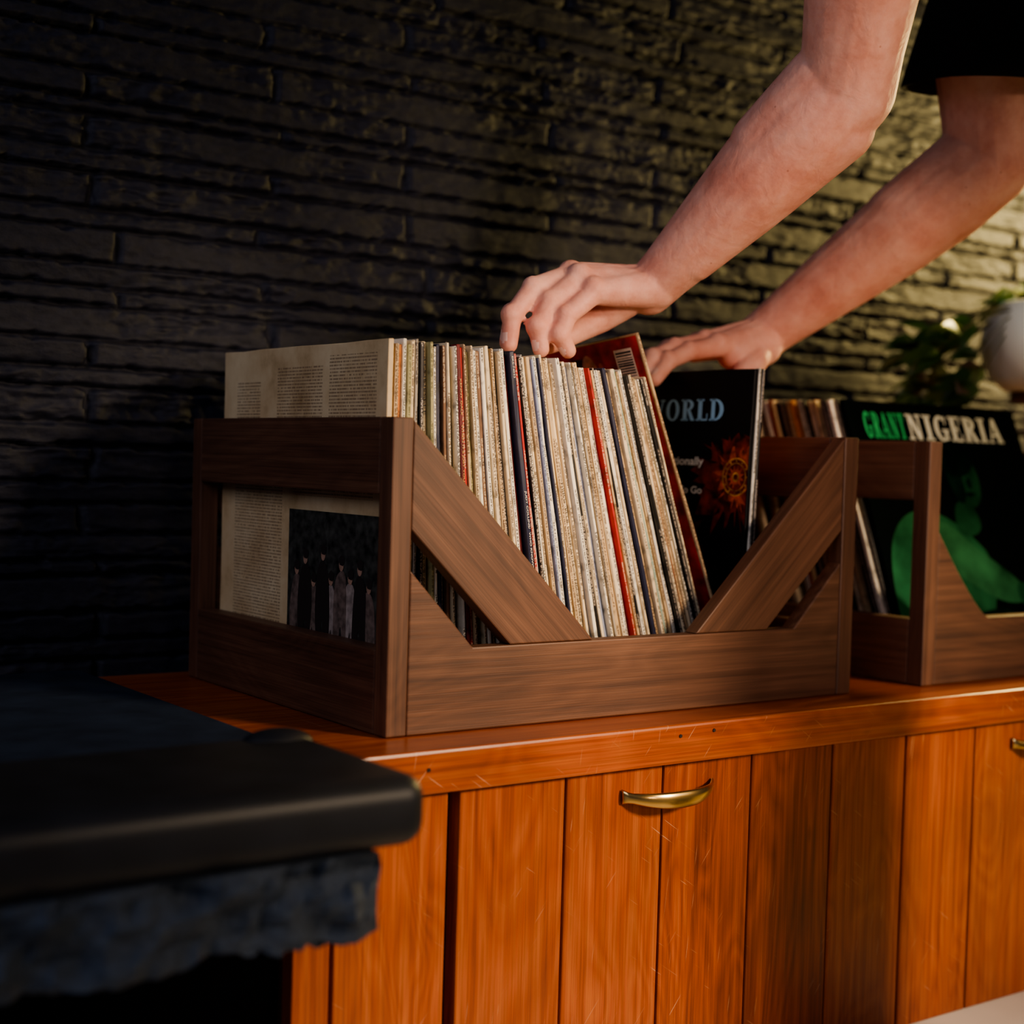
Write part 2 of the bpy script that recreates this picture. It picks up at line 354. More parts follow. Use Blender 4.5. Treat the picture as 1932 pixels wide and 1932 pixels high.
# ------------------------------------------------------------------ cabinet + worktop
X_END=2.25
ct=box('worktop',-.0975,X_END,-.058,YB,-.035,0,ow_x,None,.0025)
tag(ct,"orange-brown scratched wooden worktop running over the plank-front cabinet","worktop")
for (x,z) in((.005,-.015),(.268,-.010),(.308,-.008),(1.1,-.016)):
    bm=bmesh.new(); bmesh.ops.create_cone(bm,cap_ends=True,segments=12,radius1=.0016,radius2=.0016,depth=.0012,matrix=Matrix.Translation((x,-.0582,z))@Matrix.Rotation(H90,4,'X'))
    from_bm('nail_hole',bm,black_gap,ct)
cab=bpy.data.objects.new('cabinet',None); link(cab); cab.location=(1.0,.19,-.338)
tag(cab,"long low orange-brown wooden cabinet with vertical plank doors and brass handles","cabinet")
bm=bmesh.new()
bm_box(bm,-.105,X_END,-.028,.40,-.338,-.036)
body=from_bm('body',bm,flat('cabinet_inside',(.04,.009,.003),.6),None); rel(body,cab)
def planks_mesh(name,edges,y0=-.046,y1=-.029,ztop=-.0365,zb=-.3375):
    bm=bmesh.new()
    for a,b in edges: bm_box(bm,a+.0011,b-.0011,y0,y1,zb,ztop)
    o=from_bm(name,bm,ow_z,None); bevel(o,.0016,2); return o
o=planks_mesh('stile',[(-.105,-.071),(-.070,.0335)]); rel(o,cab)
x0=.0425
def handle(xc,zc,par):
    n=28; ring=14; bm=bmesh.new(); prev=None; L=.106
    for i in range(n+1):
        t=i/n; s=abs(2*t-1)
        x=xc-L/2+L*t
        y=-.046-.019*(1-s**2.6)-.002
        rz=.0035+.0042*(1-s**2)
        if s>.86: rz=.0035+.003*(s-.86)/.14
        ry=.0028
        zz=zc-.004*(1-s**2)*1
        cur=[bm.verts.new((x,y+ry*math.cos(a),zz+rz*math.sin(a))) for a in [2*math.pi*j/ring for j in range(ring)]]
        if prev:
            for j in range(ring): bm.faces.new((prev[j],prev[(j+1)%ring],cur[(j+1)%ring],cur[j]))
        else: bm.faces.new(cur)
        prev=cur
    bm.faces.new(prev[::-1])
    h=from_bm('handle',bm,brass,None,True); h.parent=par; h.matrix_parent_inverse=par.matrix_world.inverted(); h["label"]="curved brass bow handle"
bpy.context.view_layer.update()
while x0<2.1:
    W=.1089
    d=planks_mesh('door',[(x0+i*W,x0+(i+1)*W) for i in range(4)]); rel(d,cab)
    bpy.context.view_layer.update()
    handle(x0+2*W+.004,-.060,d)
    xe=x0+4*W
    if xe+.1<X_END:
        o=planks_mesh('stile',[(xe+.001,xe+.107)]); rel(o,cab)
    x0+=.544

# ------------------------------------------------------------------ crates
def crate(x0,label,style):
    W,D,H,t=.551,.385,.26,.020
    c=bpy.data.objects.new('record_crate',None); link(c); c.location=(x0,0,0.0006); tag(c,label,"crate")
    pos=[(0,t),(W-t,W)]
    def bx(n,*a,mat): return box(n,*a,mat,c,.0014)
    for a,b in pos:
        bx('corner_post',a,b,0,.020,0,H,mat=cw_z); bx('corner_post',a,b,D-.020,D,0,H,mat=cw_z)
        bx('side_rail',a,b,.0202,D-.0202,.197,H,mat=cw_y); bx('side_rail',a,b,.0202,D-.0202,0,.070,mat=cw_y)
    e=t+.0003
    for y0,y1,front in((.0006,.0175,True),(D-.0175,D-.0006,False)):
        nm='front_rail' if front else 'back_rail'
        if style=='braced' or not front:
            prism(nm,[(e,0),(W-e,0),(W-e,.134),(W-.084,.070),(.084,.070),(e,.136)],y0,y1,cw_x,c,.0014)
            prism('brace',[(e,.2585),(e,.169),(.123,.0703),(.214,.0703)],y0+.0004,y1-.0004,cw_d1,c)
            prism('brace',[(W-e,.2585),(W-.214,.0703),(W-.121,.0703),(W-e,.166)],y0+.0004,y1-.0004,cw_d2,c)
        else:
            cv=[(.088*i/10,.070+.095*(1-i/10)**1.25) for i in range(11)]
            poly=[(e,0),(W-e,0)]+[(W-e-u,v) for u,v in cv]+[(e+u,v) for u,v in cv[::-1]]
            prism(nm,poly,y0,y1,cw_x,c,.0014)
    bx('bottom',t+.0004,W-t-.0004,.0180,D-.0180,.001,.0115,mat=cw_x)
    return c
crate(0,"dark walnut-stained wooden crate with diagonal braces, full of records","braced")
crate(.662,"dark walnut-stained wooden crate with low open front, green cover inside","open")

# ------------------------------------------------------------------ records
def sleeve(t,w=.315,h=.315):
    bm=bmesh.new(); bm_box(bm,-t/2,t/2,0,w,0,h)
    bmesh.ops.subdivide_edges(bm,edges=[e for e in bm.edges if (e.verts[0].co-e.verts[1].co).length>.1],cuts=7)
    sd=random.random()*50
    for v in bm.verts:
        v.co.x+=.0005*math.sin(v.co.z*40+sd)*math.sin(v.co.y*30+sd) if t>.0025 else 0
        if abs(v.co.z-h)<1e-5: v.co.z-=.0014*abs(math.sin(v.co.y*60+sd))*random.random()
        if v.co.y<1e-5: v.co.y+=.0010*random.random()
    return bm
def album(t,colour,loc,tilt,group,label,name='record_album',h=.315):
    o=from_bm(name,sleeve(t,.315,h),PAP[colour] if isinstance(colour,str) else colour,None)
    bevel(o,min(.0009,t*.3),2)
    o.matrix_world=Matrix.Translation(loc)@Matrix.Rotation(-tilt,4,'Y')
    tag(o,label,"record",group)
    return o
white_ink=flat('ink_white',(.80,.75,.65),.6); dark_ink=flat('ink_dark',(.03,.025,.025),.6); gold_ink=flat('ink_gold',(.75,.45,.12),.6)
def spine_text(o,s,ztop,length,h,ink):
    M=frame((-h/2,-.0006,ztop),(0,0,-1),(1,0,0))
    return text_obj('spine_title',s,length,h,ink,M,o)
special={
 .060:('cream',.0045,[("TENNESSEE",.302,.050,.0026)],dark_ink),
 .091:('maroon',.0042,[("KENNY DALE  *  WHEN IT'S JUST YOU AND ME",.285,.11,.0022)],gold_ink),
 .1465:('navy',.0056,[("EKS-74033",.310,.019,.0018),("JUDY COLLINS/  WHO KNOWS WHERE THE TIME GOES",.190,.125,.0026)],white_ink),
 .190:('cream',.0042,[("GRIEG: PEER GYNT SUITE  *  MENDELSSOHN",.20,.14,.0022)],dark_ink),
 .222:('tan',.0052,[("GOLDEN BOY   ORIGINAL BROADWAY CAST",.275,.11,.0024)],dark_ink),
 .118:('white',.0042,[("GREATEST HITS",.13,.05,.0024)],dark_ink)}
def theta(xt):
    pts=[(.02,0),(.045,.5),(.144,8.6),(.22,14.),(.31,20.)]
    for (a,ta),(b,tb) in zip(pts,pts[1:]):
        if xt<=b: return math.radians(ta+(tb-ta)*(xt-a)/(b-a))
    return math.radians(20.)
seq=['tan','cream','orange','white','olive','cream','grey','black','cream','olive','white','navy','white','brown','cream','black','white','cream','red','tan','black','olive','cream','white','brown','white','cream','grey','tan','black','cream','white','maroon','cream','red','white','black','white','cream','tan','blue','white','navy','cream','tan','brown','cream','white','black','cream','blue','white','cream','grey','tan','cream','white','red','cream','tan','black','white','cream','navy','tan','cream','teal','cream','tan','white','black','cream','red','tan','cream','olive','white','black','cream','red','tan','black','cream','white','navy','cream','tan','red','black','olive']
G1="records filed in the braced crate"
def covermat_left():
    m,nt,b=newmat('printed_back_cover'); L=nt.links.new
    tc=N(nt,'ShaderNodeTexCoord'); sp=N(nt,'ShaderNodeSeparateXYZ'); L(tc.outputs['Object'],sp.inputs[0])
    n=N(nt,'ShaderNodeTexNoise'); n.inputs['Scale'].default_value=16; n.inputs['Detail'].default_value=10; n.inputs['Roughness'].default_value=.65; L(tc.outputs['Object'],n.inputs['Vector'])
    r=ramp(nt,[(.3,(.44,.29,.14)),(.46,(.66,.48,.27)),(.7,(.80,.64,.40))]); L(n.outputs['Fac'],r.inputs['Fac'])
    def M(op,a,bv=None,c=None):
        q=N(nt,'ShaderNodeMath',operation=op)
        for i,v in enumerate((a,bv,c)):
            if v is None: continue
            if hasattr(v,'is_linked'): L(v,q.inputs[i])
            else: q.inputs[i].default_value=v
        return q.outputs[0]
    y=sp.outputs[1]; z=sp.outputs[2]
    row=M('MULTIPLY',z,1/.0030); fr=M('FRACT',row); line=M('LESS_THAN',fr,.5)
    flo=M('FLOOR',row)
    cx=N(nt,'ShaderNodeCombineXYZ'); L(M('MULTIPLY',y,850.),cx.inputs[0]); L(M('MULTIPLY',flo,7.3),cx.inputs[1])
    n2=N(nt,'ShaderNodeTexNoise'); n2.inputs['Scale'].default_value=1; n2.inputs['Detail'].default_value=1; L(cx.outputs[0],n2.inputs['Vector'])
    letters=M('GREATER_THAN',n2.outputs['Fac'],.44)
    def band(lo,hi,v): return M('MULTIPLY',M('GREATER_THAN',v,lo),M('LESS_THAN',v,hi))
    up=M('MAXIMUM',M('MULTIPLY',band(.018,.100,y),band(.235,.304,z)),M('MULTIPLY',band(.112,.200,y),band(.235,.296,z)))
    up=M('MAXIMUM',up,M('MULTIPLY',band(.235,.285,y),band(.225,.285,z)))
    lo=M('MAXIMUM',M('MULTIPLY',band(.185,.285,y),band(.03,.19,z)),M('MULTIPLY',band(.02,.165,y),band(.178,.190,z)))
    mask=M('MULTIPLY',M('MULTIPLY',M('MAXIMUM',up,lo),letters),line)
    L(mixc(nt,r.outputs['Color'],(.12,.055,.035),M('MULTIPLY',mask,.6)),b.inputs['Base Color'])
    b.inputs['Roughness'].default_value=.5
    return m
first=album(.0055,covermat_left(),(.0255,.048,.0125),0,G1,"worn tan album back cover with printed text and group photo")
fig=[flat('p_dark',(.030,.022,.020),.5),flat('p_a',(.17,.12,.10),.5,0,.5,.5,130),flat('p_b',(.34,.27,.24),.5,0,.5,.4,130),flat('p_skin',(.40,.24,.17),.5,0,.5,.2,200),flat('p_leaf',(.040,.040,.034),.5,0,.5,.95,90)]
q=random.Random(11)
sh=[(rect(0,.163,0,.125),1,fig[4]),(rect(0,.163,0,.02),2,fig[0])]
for i,(u,hh,mt) in enumerate([(.018,.080,1),(.034,.092,0),(.050,.070,1),(.067,.098,0),(.082,.074,2),(.100,.090,1),(.116,.078,2),(.132,.088,0),(.148,.072,1)]):
    def jt(a): return a+q.uniform(-.0022,.0022)
    sh.append((soft([(jt(u-.011),.006),(jt(u-.002),.006),(jt(u),hh*.35),(jt(u+.003),.006),(jt(u+.011),.006),(jt(u+.012),hh*.4),(jt(u+.010),hh*.70),(jt(u+.004),hh*.83),(jt(u-.004),hh*.83),(jt(u-.010),hh*.72),(jt(u-.012),hh*.4)],2),3+i%2,fig[mt]))
    sh.append((ell(u,hh*.885,.0040,.0055,14),5,fig[3])); sh.append((ell(u+.0008,hh*.93,.0052,.0048,11,0,.08),5.4,fig[0]))
flat_shapes('cover_photo',sh,frame((-.0036,.168,.040),(0,-1,0),(0,0,1)),first)
xt=.0300; k=0
used=set()
while xt<.3055:
    c=seq[k%len(seq)]; t=random.choice((random.uniform(.0022,.0032),random.uniform(.0028,.0046))); txt=None
    for key,v in special.items():
        if key not in used and xt>=key-.003:
            used.add(key); c=v[0]; t=v[1]; txt=v; break
    if c in('red','blue','teal','orange') and not txt: t=min(t,.0028)
    th=theta(xt+t/2)
    xc=xt+t/2
    b=xc+.315*math.sin(th)
    lab="%s worn record sleeve, %s, in the braced crate"%(CN[c],"standing upright" if th<.05 else ("leaning slightly" if th<.2 else "leaning on neighbours"))
    if txt: lab="%s record sleeve with printed spine title in the crate"%CN[c]
    o=album(t*.92,c,(b,.050+random.uniform(-.004,.004),.0125+abs(math.sin(th))*t*.5+random.uniform(0,.001)),th,G1,lab,h=.315 if txt else random.uniform(.3100,.3170))
    if txt:
        for (s,zt,ln,h) in txt[2]: spine_text(o,s,zt,ln,h,txt[3])
    xt+=t/math.cos(th)+.0001; k+=1
redc=flat('cover_red',(.40,.025,.018),.5,0,.3,.7,50); pale=flat('cover_pale',(.80,.62,.50),.5,0,.5,.3,80)
th=math.radians(19)
lift=from_bm('record_album',sleeve(.0026),PAP['tan'],None); bevel(lift,.0006)
lift.matrix_world=Matrix.Translation((.4195,.048,.058))@Matrix.Rotation(-th,4,'Y')@Matrix.Rotation(math.radians(-5),4,'X')
tag(lift,"red album with white barcode, pulled partly up from the crate","record",G1)
cm1=flat('c_mid',(.50,.13,.08),.5,0,.5,.6,90); cm2=flat('c_mid2',(.66,.26,.17),.5,0,.5,.6,90); cdk=flat('c_dk',(.05,.01,.01),.5)
sh=[(rect(0,.3105,.0,.3065),1,redc),(ell(.20,.27,.035,.022,20,.4),2,cdk),(soft([(.225,.23),(.245,.25),(.240,.29),(.222,.30),(.212,.27)],2),3,cm2),(ell(.16,.28,.02,.03,20,.5),3,cm1),(rect(.272,.300,.255,.296),6,pale)]
q=random.Random(21)
for i in range(34):
    sh.append((ell(q.uniform(.05,.29),q.uniform(.20,.30),q.uniform(.003,.010),q.uniform(.002,.005),12,q.uniform(0,3)),3.2+i*.04,q.choice((cm1,cm2,cdk,redc,pale))))
for i in range(14): sh.append((rect(.274,.298,.2575+i*.0026,.2575+i*.0026+random.choice((.0008,.0014,.0019))),7,dark_ink))
flat_shapes('cover_art',sh,frame((-.0021,.313,.006),(0,-1,0),(0,0,1)),lift)
blk=flat('cover_black',(.007,.006,.007),.5,0,.2)
tw=math.radians(-2.4)
wo=from_bm('record_album',sleeve(.0055),blk,None); bevel(wo,.001)
wo.matrix_world=Matrix.Translation((.4405,.050,.0125))@Matrix.Rotation(-tw,4,'Y')
tag(wo,"black album with silver title lettering and fiery sun emblem","record",G1)
silver=flat('ink_silver',(.30,.52,.70),.5,0); or1=flat('flame_orange',(.40,.055,.010),.5,0,.3,.95,110); or2=flat('flame_red',(.14,.014,.006),.5,0,.3,.98,80); or3=flat('flame_yellow',(.58,.23,.03),.5,0,.3,.8,150)
F0=frame((-.0033,.315,0),(0,-1,0),(0,0,1))
SU,SV=.298,.205
def flame(cx,cy,r,n,amp,seed):
    q=random.Random(seed)
    return [(cx+r*(1+amp*(q.random()-.3)*(1 if i%2 else -1))*math.cos(2*math.pi*i/n),cy+r*(1+amp*(q.random()-.3)*(1 if i%2 else -1))*math.sin(2*math.pi*i/n)) for i in range(n)]
ex=[(flame(SU,SV,.048,60,.9,1),1,or2),(flame(SU,SV,.036,54,.8,6),1.6,or2),(flame(SU,SV,.026,48,.8,2),2,or1),(ell(SU,SV,.0195,.0195,30),3,or3),(ell(SU,SV,.018,.018,30),4,or2),(ell(SU,SV,.0145,.0145,30),4.5,or3),(ell(SU,SV,.0135,.0135,30),5,or2),(ell(SU,SV,.010,.010,24,0,.28),5.5,or1),(ell(SU,SV,.005,.005,14),6,or3),(ell(SU,SV,.003,.003,14),6.5,or2),
    (flame(.22,.12,.04,30,.9,3),1,flat('ember',(.05,.008,.004),.5,0,.3,.9,60)),(flame(.17,.16,.03,30,.9,4),1,flat('ember2',(.035,.006,.005),.5,0,.3,.9,60))]
for i in range(12):
    a=2*math.pi*i/12; ex.append((ell(SU+.0163*math.cos(a),SV+.0163*math.sin(a),.0011,.0011,8),5.2,or3))
flat_shapes('cover_emblem',ex,F0,wo,(0.001,.3140,.001,.314))
serif_text('cover_title',"WORLD",.122,.0225,silver,F0@Matrix.Translation((.154,.262,.0009)),wo)
def wt(s,u,v,w,h,ink,bold=.01): return text_obj('cover_title',s,w,h,ink,F0@Matrix.Translation((u,v,.0011)),wo,bold)
wt("Nationally",.186,.213,.064,.0115,white_ink,.02)
wt("Ready To Go",.178,.184,.072,.0100,white_ink,.02)
album(.0032,'white',(.4453,.049,.0125),tw,G1,"off-white record sleeve standing behind the black album")
album(.0036,'black',(.4491,.048,.0125),tw,G1,"black record sleeve standing upright behind the pale sleeve")
album(.0018,'red',(.4522,.052,.0125),tw,G1,"thin red record sleeve standing behind the black sleeve")
G2="records filed in the open-front crate"
lean=math.radians(21)
def faced(x0,yb,colour,label,t=.0045,h=.315,wd=.315):
    o=from_bm('record_album',sleeve(t,wd,h),PAP[colour] if isinstance(colour,str) else colour,None); bevel(o,.0009)
    o.matrix_world=Matrix.Translation((x0,yb,.0145))@Matrix.Rotation(-lean,4,'X')@Matrix.Rotation(-H90,4,'Z')
    tag(o,label,"record",G2); return o
cg=flat('cover_near_black',(.0035,.0055,.005),1,0,0)
gr=faced(.700,.050,cg,"album with green-tinted seated figure and large title lettering",.0055)
def gshade(name,c): return flat(name,c,.9,0,0,.8,13)
gm1=gshade('green_shirt',(.020,.100,.043)); gm2=gshade('green_skin',(.014,.068,.031)); gm3=gshade('green_shade',(.004,.017,.010)); gm4=gshade('green_light',(.028,.125,.055)); gtr=flat('guitar_brown',(.12,.036,.015),.8,0,0,.5,30)
FG=frame((.0033,0,0),(0,1,0),(0,0,1))
gs=[(soft([(.0,.03),(.012,.13),(.045,.170),(.085,.182),(.125,.174),(.165,.15),(.20,.115),(.16,.02),(.06,.0)]),1,gm1),
    (soft([(.09,.155),(.12,.172),(.165,.135),(.235,.092),(.250,.066),(.20,.062),(.15,.085),(.105,.11)]),2,gm4),
    (ell(.180,.222,.028,.040,30,.15),3,gm2),
    (ell(.174,.244,.031,.022,24,.15),4,gm3),(ell(.163,.222,.014,.034,24,.15),4,gm3),
    (soft([(.150,.195),(.188,.186),(.192,.150),(.140,.145)]),2,gm2),
    (ell(.188,.214,.0045,.007,14),5,gm3),(ell(.186,.200,.009,.0028,14),5,gm3),
    (soft([(.225,.092),(.262,.084),(.280,.062),(.262,.046),(.228,.056)]),4,gm2),
    (ell(.292,.125,.022,.052,30,-.2),2,gtr),
    (soft([(.02,.02),(.05,.03),(.10,.09),(.08,.11),(.04,.06)]),2,gm3),(soft([(.05,.10),(.075,.15),(.065,.155),(.042,.11)]),2,gm3),(soft([(.10,.02),(.18,.02),(.22,.06),(.13,.055)]),3,gm3)]
flat_shapes('cover_art',gs,FG,gr,(.001,.314,.001,.314))
serif_text('cover_title',"GRANT",.072,.0325,flat('ink_green',(.06,.46,.17),.8,0,0),FG@Matrix.Translation((.025,.2675,.0010)),gr,.10)
serif_text('cover_title',"NIGERIA",.178,.0325,flat('ink_offwhite',(.82,.82,.74),.8,0,0),FG@Matrix.Translation((.1005,.2675,.0010)),gr,.06)
cols2=['black','white','black','black','brown','tan','maroon','cream','black','grey','tan','orange','brown','black','cream','navy','tan','red','white','brown','black','cream','maroon','tan','black','cream','olive','brown','white','tan','black','cream']
yb=.0570
for i in range(32):
    t=random.uniform(.0048,.0066)
    if yb>.238: break
    faced(.700+random.uniform(-.004,.006)-(.004 if i<3 else 0),yb,cols2[i],"%s record sleeve leaning back in the open-front crate"%CN[cols2[i]],t*.9)
    yb+=t/math.cos(lean)+.0004

# ------------------------------------------------------------------ person
def hull_chain(bm,pts,rad):
    for (p,q,r,s) in zip(pts,pts[1:],rad,rad[1:]):
        b=bmesh.new()
        for c,rr in((p,r),(q,s)):
            bmesh.ops.create_icosphere(b,subdivisions=3,radius=rr,matrix=Matrix.Translation(c))
        bmesh.ops.convex_hull(b,input=b.verts)
        tmp=bpy.data.meshes.new('t'); b.to_mesh(tmp); b.free(); bm.from_mesh(tmp); bpy.data.meshes.remove(tmp)
def remeshed(name,bm,vox,it,mat,parent=None):
    me=bpy.data.meshes.new(name); bm.to_mesh(me); bm.free()
    o=bpy.data.objects.new(name,me); COL.objects.link(o)
    r=o.modifiers.new('r','REMESH'); r.mode='VOXEL'; r.voxel_size=vox; r.use_smooth_shade=True
    s=o.modifiers.new('s','SMOOTH'); s.factor=.5; s.iterations=it
    dg=bpy.context.evaluated_depsgraph_get(); dg.update()
    m2=bpy.data.meshes.new_from_object(o.evaluated_get(dg))
    bpy.data.objects.remove(o)
    for p in m2.polygons: p.use_smooth=True
    m2.materials.clear(); m2.materials.append(mat)
    m2.name=name
    return mesh_obj(name,m2,None,parent)
m,nt,b=newmat('skin'); L=nt.links.new
tc=N(nt,'ShaderNodeTexCoord'); n=N(nt,'ShaderNodeTexNoise'); n.inputs['Scale'].default_value=34; n.inputs['Detail'].default_value=10; n.inputs['Roughness'].default_value=.62; L(tc.outputs['Object'],n.inputs['Vector'])
r=ramp(nt,[(.3,(.60,.27,.20)),(.5,(.71,.37,.285)),(.72,(.78,.46,.37))]); L(n.outputs['Fac'],r.inputs['Fac'])
nv=N(nt,'ShaderNodeTexNoise'); nv.inputs['Scale'].default_value=9; nv.inputs['Detail'].default_value=4; L(tc.outputs['Object'],nv.inputs['Vector'])
rv=ramp(nt,[(.36,(.95,.83,.80)),(.62,(1,1,1))]); L(nv.outputs['Fac'],rv.inputs['Fac'])
sc=mixc(nt,r.outputs['Color'],rv.outputs['Color'],1.0,'MULTIPLY')
vf=N(nt,'ShaderNodeTexVoronoi'); vf.inputs['Scale'].default_value=45; L(tc.outputs['Object'],vf.inputs['Vector'])
rf=ramp(nt,[(.035,.5),(.055,0.)]); L(vf.outputs['Distance'],rf.inputs['Fac'])
sc=mixc(nt,sc,(.30,.10,.06),rf.outputs['Color'])
L(sc,b.inputs['Base Color'])
b.inputs['Roughness'].default_value=.55; b.inputs['Specular IOR Level'].default_value=.3; b.inputs['Subsurface Weight'].default_value=.12; b.inputs['Subsurface Radius'].default_value=(.008,.003,.0015); b.inputs['Subsurface Scale'].default_value=.4
n2=N(nt,'ShaderNodeTexNoise'); n2.inputs['Scale'].default_value=210; n2.inputs['Detail'].default_value=7; L(tc.outputs['Object'],n2.inputs['Vector'])
nw=N(nt,'ShaderNodeTexNoise'); nw.inputs['Scale'].default_value=38; nw.inputs['Detail'].default_value=3; nw.inputs['Distortion'].default_value=1.2; L(tc.outputs['Object'],nw.inputs['Vector'])
bp=N(nt,'ShaderNodeBump'); bp.inputs['Strength'].default_value=.38; bp.inputs['Distance'].default_value=.0009; L(n2.outputs['Fac'],bp.inputs['Height'])
bp2=N(nt,'ShaderNodeBump'); bp2.inputs['Strength'].default_value=.28; bp2.inputs['Distance'].default_value=.004; L(nw.outputs['Fac'],bp2.inputs['Height']); L(bp2.outputs[0],bp.inputs['Normal']); L(bp.outputs[0],b.inputs['Normal'])
skin=m
V3=Vector
bm=bmesh.new()
S1=V3((.38,-.28,.85)); S2=V3((.73,-.09,.87))
E1=V3((.393,-.11,.566)); E2=V3((.729,-.010,.560))
W1=V3((.327,.072,.396)); W2=V3((.590,.184,.374))
U1=V3((.366,-.150,.650)); U2=V3((.705,-.012,.690))
def lerp(a,b,t): return a+(b-a)*t
hull_chain(bm,[S1,lerp(S1,U1,.6),U1,lerp(U1,E1,.6),E1],[.062,.054,.050,.045,.044])
hull_chain(bm,[E1,lerp(E1,W1,.18),lerp(E1,W1,.4),lerp(E1,W1,.7),lerp(E1,W1,.9),W1],[.044,.0475,.045,.034,.0270,.0250])
hull_chain(bm,[E1+V3((.012,-.004,-.006)),E1+V3((.027,-.007,.005))],[.028,.018])
hull_chain(bm,[lerp(E1,W1,.06)+V3((-.012,0,.014)),lerp(E1,W1,.34)+V3((-.010,.0,.011))],[.036,.036])
hull_chain(bm,[lerp(E1,W1,.12)+V3((.010,-.012,-.012)),lerp(E1,W1,.5)+V3((.004,-.010,-.008)),lerp(E1,W1,.8)+V3((.002,-.008,-.006))],[.033,.030,.023])
hull_chain(bm,[W1+V3((.012,-.014,.015)),W1+V3((.004,-.015,.013))],[.011,.010])
hull_chain(bm,[S2,lerp(S2,U2,.6),U2,lerp(U2,E2,.6),E2],[.066,.058,.053,.048,.046])
hull_chain(bm,[E2,lerp(E2,W2,.18),lerp(E2,W2,.4),lerp(E2,W2,.7),lerp(E2,W2,.9),W2],[.046,.050,.047,.037,.030,.0275])
hull_chain(bm,[E2+V3((.012,0,-.004)),E2+V3((.027,0,.003))],[.028,.019])
hull_chain(bm,[lerp(E2,W2,.08)+V3((-.010,0,.014)),lerp(E2,W2,.36)+V3((-.010,0,.010))],[.038,.037])
NAILS=[]
def hand(bm,W,mcp,fing,thumb,nd):
    wo_=[W+V3((0,-.011,0)),W+V3((0,.011,0))]
    for i,mc in enumerate(mcp):
        a=lerp(wo_[0],wo_[1],i/3) if mcp[0].y<mcp[-1].y else lerp(wo_[1],wo_[0],i/3)
        hull_chain(bm,[a,lerp(a,mc,.5),mc],[.0200,.0165,.0120])
        hull_chain(bm,[lerp(a,mc,.25)+V3((0,0,.0180)),mc+V3((0,0,.0104))],[.0036,.0036])
        hull_chain(bm,[mc+V3((-.001,0,.0028)),mc+V3((.002,0,.0028))],[.0128,.0118])
        if i<3: hull_chain(bm,[lerp(mc,mcp[i+1],.5)+(W-mc)*.12,lerp(a,W,.5)],[.0100,.019])
    for f,rr in fing:
        hull_chain(bm,f,rr)
        for pk in f[1:3]: hull_chain(bm,[pk+nd*.0008,pk+nd*.0018],[rr[1]*1.06,rr[1]*1.0])
        ax=(f[3]-f[2]).normalized(); d=(nd-ax*nd.dot(ax)).normalized()
        NAILS.append((lerp(f[2],f[3],.80)+d*rr[3],d))
    hull_chain(bm,thumb,[.0185,.0155,.0115,.0102,.0080])
F_=[.0118,.0102,.0090,.0078]
hand(bm,W1,[V3((.259,.113,.400)),V3((.253,.099,.404)),V3((.252,.084,.400)),V3((.257,.069,.387))],
 [([V3((.259,.113,.400)),V3((.218,.112,.389)),V3((.194,.110,.364)),V3((.187,.108,.337))],F_),
  ([V3((.253,.099,.404)),V3((.209,.099,.389)),V3((.184,.097,.361)),V3((.180,.095,.334))],F_),
  ([V3((.252,.084,.400)),V3((.218,.085,.376)),V3((.203,.083,.351)),V3((.206,.081,.331))],[.0118,.0104,.0092,.0080]),
  ([V3((.257,.069,.387)),V3((.227,.071,.363)),V3((.220,.071,.345)),V3((.230,.071,.3310))],[.0110,.0098,.0088,.0078])],
 [V3((.312,.090,.386)),V3((.292,.104,.368)),V3((.264,.102,.353)),V3((.244,.098,.344)),V3((.226,.096,.336))],V3((-.8,0,.6)))
hand(bm,W2,[V3((.516,.174,.358)),V3((.512,.189,.362)),V3((.514,.204,.360)),V3((.520,.218,.354))],
 [([V3((.516,.174,.358)),V3((.474,.173,.350)),V3((.444,.172,.338)),V3((.424,.171,.317))],F_),
  ([V3((.512,.189,.362)),V3((.466,.187,.354)),V3((.435,.186,.341)),V3((.414,.185,.318))],F_),
  ([V3((.514,.204,.360)),V3((.470,.202,.353)),V3((.440,.200,.340)),V3((.419,.199,.318))],[.0116,.0102,.0090,.0078]),
  ([V3((.520,.218,.354)),V3((.482,.214,.348)),V3((.455,.213,.339)),V3((.436,.212,.332))],[.0106,.0094,.0084,.0074])],
 [V3((.576,.172,.362)),V3((.558,.160,.345)),V3((.536,.156,.328)),V3((.518,.154,.315)),V3((.500,.154,.303))],V3((-.5,0,.85)))
hull_chain(bm,[W2+V3((-.01,-.010,-.010)),W2+V3((-.045,-.008,-.020))],[.025,.022])
CH=V3((.58,-.22,.87)); PE=V3((.695,-.56,.58)); HV=V3((-.012,.088,0))
for s in(-1,1):
    sd=V3((.08,.046,0))*s
    hull_chain(bm,[CH+sd,lerp(CH,PE,.5)+lerp(V3((.08,.046,0)),HV,.5)*s*.85,PE+HV*s],[.105,.095,.10])
hull_chain(bm,[S1,CH,S2],[.065,.10,.065])
hull_chain(bm,[CH,V3((.50,-.14,.97)),V3((.475,-.085,1.03))],[.07,.055,.052])
HC=V3((.455,-.035,1.095)); fw=V3((-.4,.7,-.45)).normalized()
hull_chain(bm,[HC-fw*.035+V3((0,0,.02)),HC+fw*.03],[.088,.068]); hull_chain(bm,[HC+fw*.03,HC+fw*.06+V3((0,0,-.045))],[.062,.042])
hull_chain(bm,[HC+fw*.085+V3((0,0,.005)),HC+fw*.108+V3((0,0,-.018))],[.010,.014])
